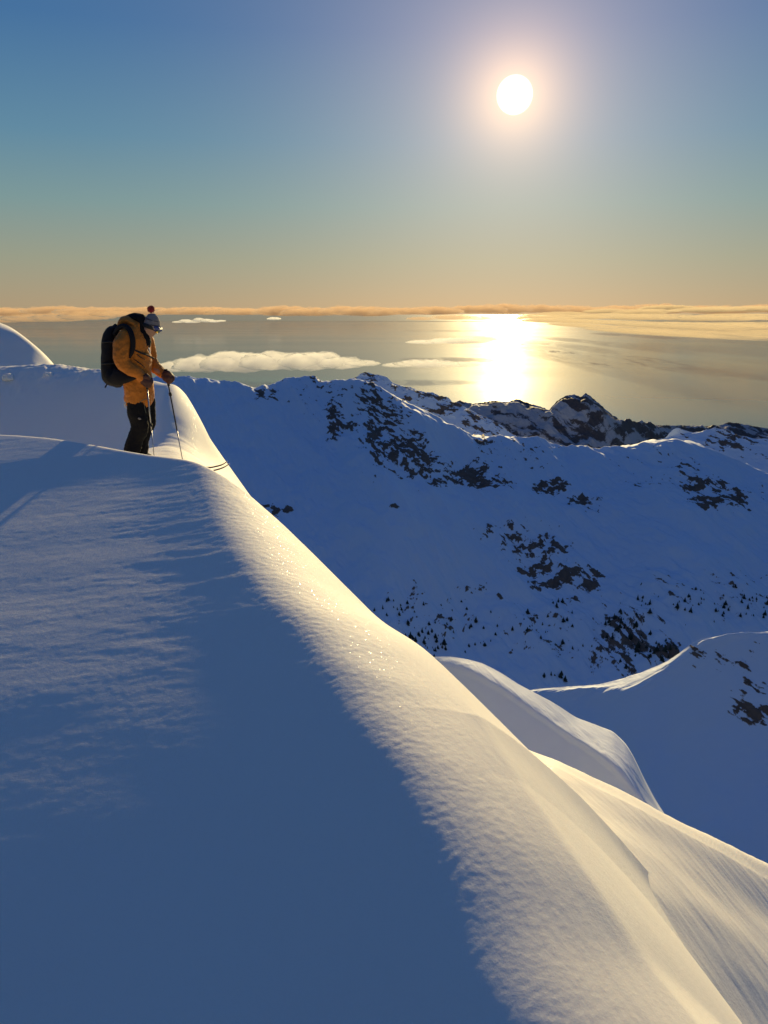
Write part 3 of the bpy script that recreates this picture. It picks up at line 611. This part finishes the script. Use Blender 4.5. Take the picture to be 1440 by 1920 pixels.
def finish(name, bm, mat, parent=None, vox=0.0, smooth=0, folds=0.0, fs=0.1, org=None, fine=0.0):
    org = org or FEET
    bmesh.ops.recalc_face_normals(bm, faces=bm.faces)
    bmesh.ops.translate(bm, verts=bm.verts, vec=-org)
    me = bpy.data.meshes.new(name); bm.to_mesh(me); bm.free(); me.materials.append(mat)
    for pl in me.polygons: pl.use_smooth = True
    o = bpy.data.objects.new(name, me); COL.objects.link(o)
    ORG[o.name] = org.copy()
    if parent: o.parent = parent; o.location = org - ORG[parent.name]
    else: o.location = org
    if vox:
        md = o.modifiers.new('remesh', 'REMESH'); md.mode = 'VOXEL'; md.voxel_size = vox; md.use_smooth_shade = True
    if smooth:
        md = o.modifiers.new('smooth', 'SMOOTH'); md.iterations = smooth; md.factor = 0.5
    if folds:
        tx = bpy.data.textures.new('folds', 'CLOUDS'); tx.noise_scale = fs; tx.noise_depth = 3
        md = o.modifiers.new('folds', 'DISPLACE'); md.texture = tx; md.strength = folds; md.mid_level = 0.5; md.texture_coords = 'LOCAL'
    if fine:
        tx = bpy.data.textures.new('creases', 'CLOUDS'); tx.noise_scale = fs*.35; tx.noise_depth = 2; tx.noise_type = 'HARD_NOISE'
        md = o.modifiers.new('creases', 'DISPLACE'); md.texture = tx; md.strength = fine; md.mid_level = 0.5; md.texture_coords = 'LOCAL'
    return o
M_SKIN = simple('skin', (0.42, 0.24, 0.17), 0.55, bscale=60)
M_JACK = simple('mustard_shell_fabric', (0.54, 0.17, 0.009), 0.75, bump=.4, bscale=90, sheen=.1)
M_BLK = simple('black_fabric', (0.008, 0.008, 0.010), 0.85, bump=.4, bscale=120, spec=.2)
M_PACK = simple('backpack_nylon', (0.009, 0.008, 0.010), 0.75, bump=.3, bscale=90, spec=.25)
M_MITT = simple('dark_brown_leather', (0.07, 0.025, 0.02), 0.7, bump=.3, bscale=80)
M_KNIT = simple('grey_white_knit', (0.27, 0.235, 0.22), 0.95, bump=1.0, bscale=260, var=.35, sheen=.3)
M_KNITD = simple('dark_knit_pattern', (0.06, 0.05, 0.06), 0.95, bump=1.0, bscale=260)
M_POM = simple('red_wool', (0.55, 0.02, 0.02), 1.0, bump=1, bscale=200, sheen=.5)
M_GOG = simple('blue_goggle_frame', (0.015, 0.04, 0.22), 0.4, bscale=20)
M_LENS = simple('mirror_lens', (0.85, 0.55, 0.15), 0.08, metal=1.0, var=.02)
M_METAL = simple('pole_aluminium', (0.45, 0.45, 0.47), 0.35, metal=.9)
M_GRIP = simple('black_rubber', (0.012, 0.012, 0.012), 0.7)
M_WHITE = simple('white_webbing', (0.7, 0.7, 0.68), 0.7)
M_SKI = simple('dark_ski_topsheet', (0.10, 0.06, 0.05), 0.45)
# the body: head, neck, trunk and limbs in one skin
bm = bmesh.new()
tube(bm, [(271,640,0,9,9),(273,628,0,9,9),(277,616,0,14,12),(281,608,0,16,13),(285,600,0,12,11)])       # neck and skull
ball(bm, 283, 620, 0, 9, 10, 9)                                                                          # lower face
ball(bm, 289.5, 625.5, 0, 2.6, 2.2, 2.0)                                                                # nose
ball(bm, 282, 631, 0, 4, 3, 4.5); ball(bm, 286.5, 629.5, 0, 1.8, 1.2, 3)                               # chin and mouth
for sy in (-1, 1): ball(bm, 277, 617, sy*0.078, 2.2, 4, 1.3); ball(bm, 289, 619, sy*.03, 1.6, 1.6, 1.8) # ears and eyes
tube(bm, [(262,745,0,16,22),(258,710,0,17,20),(254,670,0,18,24),(254,635,0,15,26),(262,620,0,8,12)])
for sy, arm in ((-1, [(246,628),(240,655),(244,678),(262,694),(280,711)]), (1, [(262,628),(266,655),(272,684),(288,696),(306,708)])):
    tube(bm, [(a, b, sy*(.19+.01*i if i < 3 else .15), r_, r_) for i, ((a, b), r_) in enumerate(zip(arm, (9, 8.5, 7, 6, 4.5)))])
for sy, leg in ((-1, [(261,748),(266,778),(267,800),(257,830),(253,853)]), (1, [(268,748),(272,778),(273,800),(264,830),(260,853)])):
    tube(bm, [(a, b, sy*.1, r_, r_) for (a, b), r_ in zip(leg, (13, 12, 9, 8, 6))])
for (hx, hy, hd) in ((282, 711, -.15), (307, 709, .15)):                                                # hands closed on the grips
    ball(bm, hx, hy, hd, 6, 7, 5.5)
    for f_ in range(4):
        fy = hy - 5 + f_*3.1
        tube(bm, [(hx-2, fy, hd-.035, 1.4, 1.4),(hx+5, fy, hd-.03, 1.4, 1.4),(hx+7.5-f_*.4, fy+.6, hd, 1.3, 1.3),(hx+4.5, fy+.8, hd+.028, 1.1, 1.1)], sub=3, seg=8)
    tube(bm, [(hx-3, hy-5, hd+.01, 1.8, 1.8),(hx+1, hy-8, hd+.02, 1.6, 1.6),(hx+5, hy-7, hd+.02, 1.3, 1.3)], sub=3, seg=8)
person = finish('person', bm, M_SKIN, None, vox=0.008, smooth=2)
tag(person, 'skier in mustard jacket and black trousers, head bowed, leaning on two poles', 'person')
# jacket
bm = bmesh.new()
tube(bm, [(257,753,0,24,30),(261,742,0,27,31),(260,722,0,27,31),(258,700,0,25,30),(257,680,0,25,32),(256,655,0,25,35),(255,632,0,23,36),(258,617,0,17,28),(264,608,0,10,16)], seg=32)
tube(bm, [(247,627,-.17,14,12),(241,645,-.21,16,13),(240.5,664,-.225,16,13),(243,678,-.225,14.5,13),(255,689,-.215,12.5,12),(266,697,-.19,10.5,11),(276,706,-.165,9,9)], seg=24)
tube(bm, [(262,626,.17,14,12),(266,650,.22,15,13),(271,678,.22,13,12),(284,692,.19,11,10),(299,703,.16,8.5,8.5)], seg=24)
ball(bm, 274, 668, 0, 8, 20, 20)                                                                          # loose front of the shell
jacket = finish('jacket', bm, M_JACK, person, vox=0.007, smooth=3, folds=0.032, fs=0.12, fine=0.009)
bm = bmesh.new()
tube(bm, [(228,614,0,7,15),(233,604,0,9,22),(242,600,0,9,24),(253,605,0,7,24),(262,614,0,5,22)], seg=24)
hood = finish('hood', bm, M_JACK, person, vox=0.008, smooth=2, folds=0.02, fs=0.07)
bm = bmesh.new()
tube(bm, [(240,597,0,6,12),(250,595,0,7.5,15),(260,595,0,7.5,15),(266,600,0,10,15),(267,612,0,11,15),(269,624,0,11.5,16),(272,637,0,10.5,16),(274,647,0,8,14)], seg=24)
gaiter = finish('hood_lining', bm, M_BLK, person, vox=0.007, smooth=2, folds=0.02, fs=0.04)
for nm, pts in (('pocket_zip', [(265,662,-.19,.7,.7),(273,668,-.185,.8,.8),(279,673,-.15,.7,.7)]), ('pocket_zip', [(262,672,-.20,.7,.7),(271,679,-.19,.8,.8),(279,687,-.15,.7,.7)])):
    bm = bmesh.new(); tube(bm, pts, sub=4, seg=8); finish(nm, bm, M_GRIP, person)
bm = bmesh.new(); tube(bm, [(277.5,650,-.03,2,3),(279.5,656,0,2,3),(280,664,0,1.6,3)], sub=4, seg=10); finish('sunlit_collar_edge', bm, M_WHITE, person)  # white strip paints the sunlit rim at the jacket front
bm = bmesh.new()
tube(bm, [(242.5,752,-.13,.7,.7),(242,760,-.135,.8,.8),(244.5,763,-.135,.8,.8),(247,760,-.13,.8,.8),(247,752,-.125,.7,.7)], sub=5, seg=8)
tube(bm, [(239.5,752,-.1,.8,.8),(238.5,758,-.1,.9,.9),(239,761,-.1,.6,.6)], sub=3, seg=8)
finish('hem_toggle', bm, M_WHITE, person)
# trousers
bm = bmesh.new()
tube(bm, [(262,735,0,20,27),(262,752,0,20,26),(264,766,0,19,24)], seg=28)
tube(bm, [(260,752,-.1,17,14),(262,770,-.11,18.5,14.5),(267,788,-.11,17,13.5),(268,800,-.11,17,13),(261,814,-.1,15.5,13),(256,828,-.1,15,13),(253,842,-.1,15.5,14),(251,853,-.1,16,14.5)], seg=24)
tube(bm, [(270,752,.1,16,14),(272,772,.11,15.5,14),(273,795,.11,14,13),(267,815,.1,11,12),(263,835,.1,11,12),(260,853,.1,13,13)], seg=24)
trousers = finish('trousers', bm, M_BLK, person, vox=0.008, smooth=2, folds=0.03, fs=0.1, fine=0.009)
bm = bmesh.new(); ball(bm, 272, 780.5, -.21, 3.2, 2.0, .9, sub=2, rot=-.3); finish('logo_patch', bm, simple('grey_print', (.22,.2,.19), .7), person)
bm = bmesh.new(); tube(bm, [(271,751,-.185,.5,.6),(277,747,-.18,.6,.7),(284,745,-.15,.5,.6)], sub=4, seg=8); tube(bm, [(279,752,-.17,.4,.5),(280,762,-.175,.5,.5),(282,771,-.17,.4,.5)], sub=4, seg=8); finish('trouser_piping', bm, simple('green_grey_cord', (.14,.16,.1), .7), person)
# boots
for sy, bx in ((-1, 253), (1, 261)):
    bm = bmesh.new(); tube(bm, [(bx-1, 846, sy*.1, 10, 9),(bx, 854, sy*.1, 10, 9)], seg=16); tube(bm, [(bx-7, 857, sy*.1, 6, 8),(bx+6, 857, sy*.1, 6.5, 8.5),(bx+17, 859, sy*.1, 4.5, 7.5)], seg=16)
    finish('ski_boot', bm, M_GRIP, person, vox=.008, smooth=1)
# hat, pompom, goggles
bm = bmesh.new()
tube(bm, [(283,615,0,16.5,14.5),(284.5,608,0,16,14.3),(285.5,600,0,13.5,12.5),(285,594,0,10,9.5),(284,588,0,6.5,6.5)], seg=28, round_ends=False)
hat = finish('knitted_hat', bm, M_KNIT, person, vox=.006, smooth=1, folds=.008, fs=.02)
for pts in ([(271.5,607,-.05),(277,606.5,-.079),(284,609,-.088),(292,610,-.08),(299,612,-.045)], [(273,599,-.04),(279,598,-.066),(286,600,-.073),(293,602,-.062),(297,603,-.04)]):
    bm = bmesh.new(); tube(bm, [(a, b, c, .9, .9) for a, b, c in pts], sub=4, seg=8); finish('knit_stripe', bm, M_KNITD, hat)
bm = bmesh.new(); pr = random.Random(3)
c = P(283, 580, Y0); ball(bm, 283, 580.5, 0, 5.6, 5.6, 5.6, 3)
for i in range(420):
    d = Vector((pr.gauss(0,1), pr.gauss(0,1), pr.gauss(0,1))).normalized(); s1 = d.orthogonal().normalized()*.004; L = SCL*7.6*pr.uniform(.85, 1.08)
    a, b, e = bm.verts.new(c+d*.028+s1), bm.verts.new(c+d*.028-s1), bm.verts.new(c+d*L); bm.faces.new((a, b, e)); 
    s2 = d.cross(s1); a2, b2 = bm.verts.new(c+d*.028+s2), bm.verts.new(c+d*.028-s2); bm.faces.new((a2, b2, e))
finish('pompom', bm, M_POM, hat)
bm = bmesh.new(); tube(bm, [(293,613,-.062,4,2.5),(295.5,617,-.045,6.5,3),(296,619,0,7.5,4),(295.5,617,.045,6.5,3),(293,613,.062,4,2.5)], sub=5, seg=14)
gog = finish('ski_goggles', bm, M_GOG, person, vox=.004, smooth=2)
bm = bmesh.new(); ball(bm, 296.5, 621.5, -.012, 4.6, 3.4, 8.6, 3, rot=.6); finish('lens', bm, M_LENS, gog)
bm = bmesh.new(); loop = []
for t in np.linspace(.32, 2*math.pi-.32, 26):
    loop.append((280.5+15.8*math.cos(t), 611.5+6.2*math.cos(t), 14.8*SCL*math.sin(t)*-1, 3.4, 1.3))
tube(bm, loop, sub=2, seg=10); finish('goggle_strap', bm, M_GRIP, gog)
bm = bmesh.new(); tube(bm, [(266,606,0,6,13),(268,614,0,7,13.2),(271,622,0,7,12)], seg=18); finish('hair', bm, M_KNITD, person, vox=.007, smooth=1, folds=.015, fs=.02)
# mittens
for (hx, hy, hd, tip) in ((281, 711, -.155, -1), (307, 708, .155, 1)):
    bm = bmesh.new()
    tube(bm, [(hx-9, hy-5, hd, 7.5, 8),(hx-2, hy-1, hd, 10, 9.5),(hx+3, hy+3, hd, 10.5, 9.5),(hx+3, hy+8, hd, 7.5, 7.5)], seg=20)
    tube(bm, [(hx-3, hy-6, hd-.03, 4, 4),(hx+4, hy-8, hd-.045, 4, 4),(hx+8, hy-4, hd-.04, 3, 3)], sub=4, seg=12)
    tube(bm, [(hx+4, hy-3, hd+.03, 5, 4.5),(hx+9, hy+2, hd+.01, 5, 4.5),(hx+8, hy+8, hd-.01, 4, 4)], sub=4, seg=12)
    finish('mitten', bm, M_MITT, person, vox=.006, smooth=2, folds=.012, fs=.04)
# backpack
bm = bmesh.new()
tube(bm, [(217,616,.0,7,19),(212,623,0,13,22),(210,637,0,16,24),(209,655,0,17,25),(208.5,675,0,17.5,25),(209.5,695,0,18.5,25),(214,708,0,18.5,25),(221,716,0,12,22)], seg=32)
tube(bm, [(214,612,0,2,3),(217,609,0,2.5,4),(221,613,0,2,3)], sub=3, seg=10)
bag = finish('backpack', bm, M_PACK, None, vox=.009, smooth=2, folds=.022, fs=.12, org=P(212, 724, Y0))
tag(bag, 'large black touring backpack on the skier', 'backpack')
bm = bmesh.new(); tube(bm, [(221,690,-.13,9,4),(222,704,-.18,15,6),(234,705,-.215,15,6),(246,706,-.225,10,5.5),(258,706,-.222,5.5,4.5),(266,704.5,-.215,3,3)], seg=16); finish('hip_belt', bm, M_PACK, bag, vox=.008, smooth=1)
for sy in (-1, 1):
    bm = bmesh.new(); tube(bm, [(222,626,sy*.12,4,5),(230,615,sy*.14,4.5,6),(242,611,sy*.17,4.5,6.5),(253,617,sy*.205,4.6,5.5),(260,630,sy*.235,4.8,4.5),(262,645,sy*.24,4.6,4),(260,658,sy*.242,4,4),(256,668,sy*.24,1.8,3)], sub=5, seg=14); finish('shoulder_strap', bm, M_PACK, bag)
bm = bmesh.new(); tube(bm, [(262,654,-.2,1.5,2),(272,660,-.17,1.6,2),(281,665,-.1,1.5,2),(291,671.5,-.06,1.6,1.8)], sub=4, seg=10); finish('sternum_strap', bm, M_GRIP, bag)
bm = bmesh.new(); tube(bm, [(206,716,-.05,1,1),(202,722,-.05,1.4,1.2),(200,726,-.05,1.1,1)], sub=4, seg=8); finish('webbing_tail', bm, M_PACK, bag)
for yy in (640, 680):
    bm = bmesh.new(); tube(bm, [(196,yy+2,-.08,1,2),(202,yy+1,-.145,1,2),(214,yy,-.175,1,2),(226,yy,-.16,1,2)], sub=4, seg=8); finish('compression_strap', bm, M_GRIP, bag)
# poles
def pole(top, bot, dy, dyb, knob, lab):
    a = P(top[0], top[1], Y0)+Vector((0, dy, 0)); b = P(bot[0], bot[1], Y0)+Vector((0, dyb, 0))
    def seg(name, t0, t1, r0, r1, mat, par, s=10):
        bm = bmesh.new(); d = (b-a); L = d.length*(t1-t0); mid = a + d*(t0+t1)/2
        M = Matrix.Translation(mid) @ d.to_track_quat('Z', 'Y').to_matrix().to_4x4()
        bmesh.ops.create_cone(bm, cap_ends=True, segments=s, radius1=r0, radius2=r1, depth=L, matrix=M)
        return finish(name, bm, mat, par, org=b)
    root = seg('ski_pole', .13, .60, .0085, .008, M_GRIP if knob else M_METAL, None)
    tag(root, lab, 'ski pole')
    seg('lower_shaft', .60, .985, .0065, .0055, M_METAL, root); seg('grip', -.03, .13, .017, .015, M_GRIP, root, 14)
    seg('pommel', -.045, -.028, .022, .02, M_GRIP, root, 14); seg('basket', .965, .972, .035, .04, M_GRIP, root, 16)
    seg('tip', .985, 1.01, .005, .001, M_METAL, root); seg('clamp', .20 if knob else .52, .235 if knob else .55, .017, .017, M_GRIP, root, 12)
    return root
pole((281.5,706), (298,868), -.155, -.16, False, 'pale ski pole held nearest the skier, half hidden by his front leg')
pole((305,702), (340,880), .155, .12, True, 'dark ski pole planted furthest ahead, with a clamp below its grip')
bm = bmesh.new(); ball(bm, 314, 730, .15, 3, 1.5, 2, 2); 
# skis
def ski(pts, lab):
    bm = bmesh.new(); q = interp_pts([(a, b, c, w_) for a, b, c, w_ in pts], 6); rows = []
    for a, b, c, w_ in q:
        p0 = P(a, b, c); t_ = .006
        w_ *= .45; rows.append([bm.verts.new(p0+Vector((0, sy*w_, sz))) for sy, sz in ((-1, -t_), (1, -t_), (1, t_), (-1, t_))])
    for r0, r1 in zip(rows[:-1], rows[1:]):
        for j in range(4): bm.faces.new((r0[j], r0[(j+1) % 4], r1[(j+1) % 4], r1[j]))
    bm.faces.new(rows[0]); bm.faces.new(list(reversed(rows[-1])))
    org = P(262, 858, pts[2][2]); o = finish('ski', bm, M_SKI, None, org=org); tag(o, lab, 'ski')
    bm = bmesh.new(); x_, y_, z_ = pts[-1][0], pts[-1][1], pts[-1][2]; ball(bm, x_+.5, y_-.8, 0, 1.1, 1.6, 2.4, 2, y0=z_); finish('tip_clip', bm, M_WHITE, o, org=org)
    bm = bmesh.new(); ball(bm, 262, 855.5, 0, 18, 2.2, 5, 2, y0=pts[2][2]); finish('binding', bm, M_GRIP, o, org=org)
    return o
ski([(222,847.5,9.02,.04),(240,852,9.02,.045),(262,857,9.02,.045),(300,864,9.02,.043),(345,871,9.02,.043),(388,876.5,9.02,.05),(405,874.5,9.0,.055),(417,871,9.0,.05),(425,866,9.0,.02)], 'ski with its upturned tip higher, beyond the other one')
ski([(232,858,8.78,.04),(246,860,8.78,.045),(262,863,8.78,.045),(300,869,8.78,.043),(345,876,8.78,.043),(390,882.5,8.78,.05),(407,880.5,8.76,.055),(420,876,8.76,.05),(429,870.5,8.76,.02)], 'ski with its upturned tip lower, on the side nearer the slope')
# ------------------------------------------------------------------ loose snow
def chunk(px, py, Y, r, lab, seed):
    bm = bmesh.new(); c = P(px, py, Y); bmesh.ops.create_icosphere(bm, subdivisions=4, radius=r)
    for v in bm.verts: v.co *= 1+.35*mnoise.fractal(v.co*(1.3/r)+Vector((seed, 0, 0)), 1, 2, 4); v.co.z *= .7
    me = bpy.data.meshes.new('snow_lump'); bm.to_mesh(me); bm.free(); me.materials.append(M_SNOW)
    for pl in me.polygons: pl.use_smooth = True
    o = bpy.data.objects.new('snow_lump', me); COL.objects.link(o); o.location = c; return tag(o, lab, 'snow lump')
chunk(174, 731, 15.7, .05, 'small round snow lump on the shaded bank behind the backpack', 1)
chunk(90, 705, 16.4, .13, 'broad snow block in the trampled snow below the dome', 2)
chunk(15, 708, 16.4, .12, 'snow block at the left edge of the trampled bank', 3)
chunk(30, 1089, 5.75, .014, 'tiny snow crumb alone on the near shaded slope at the left', 4)
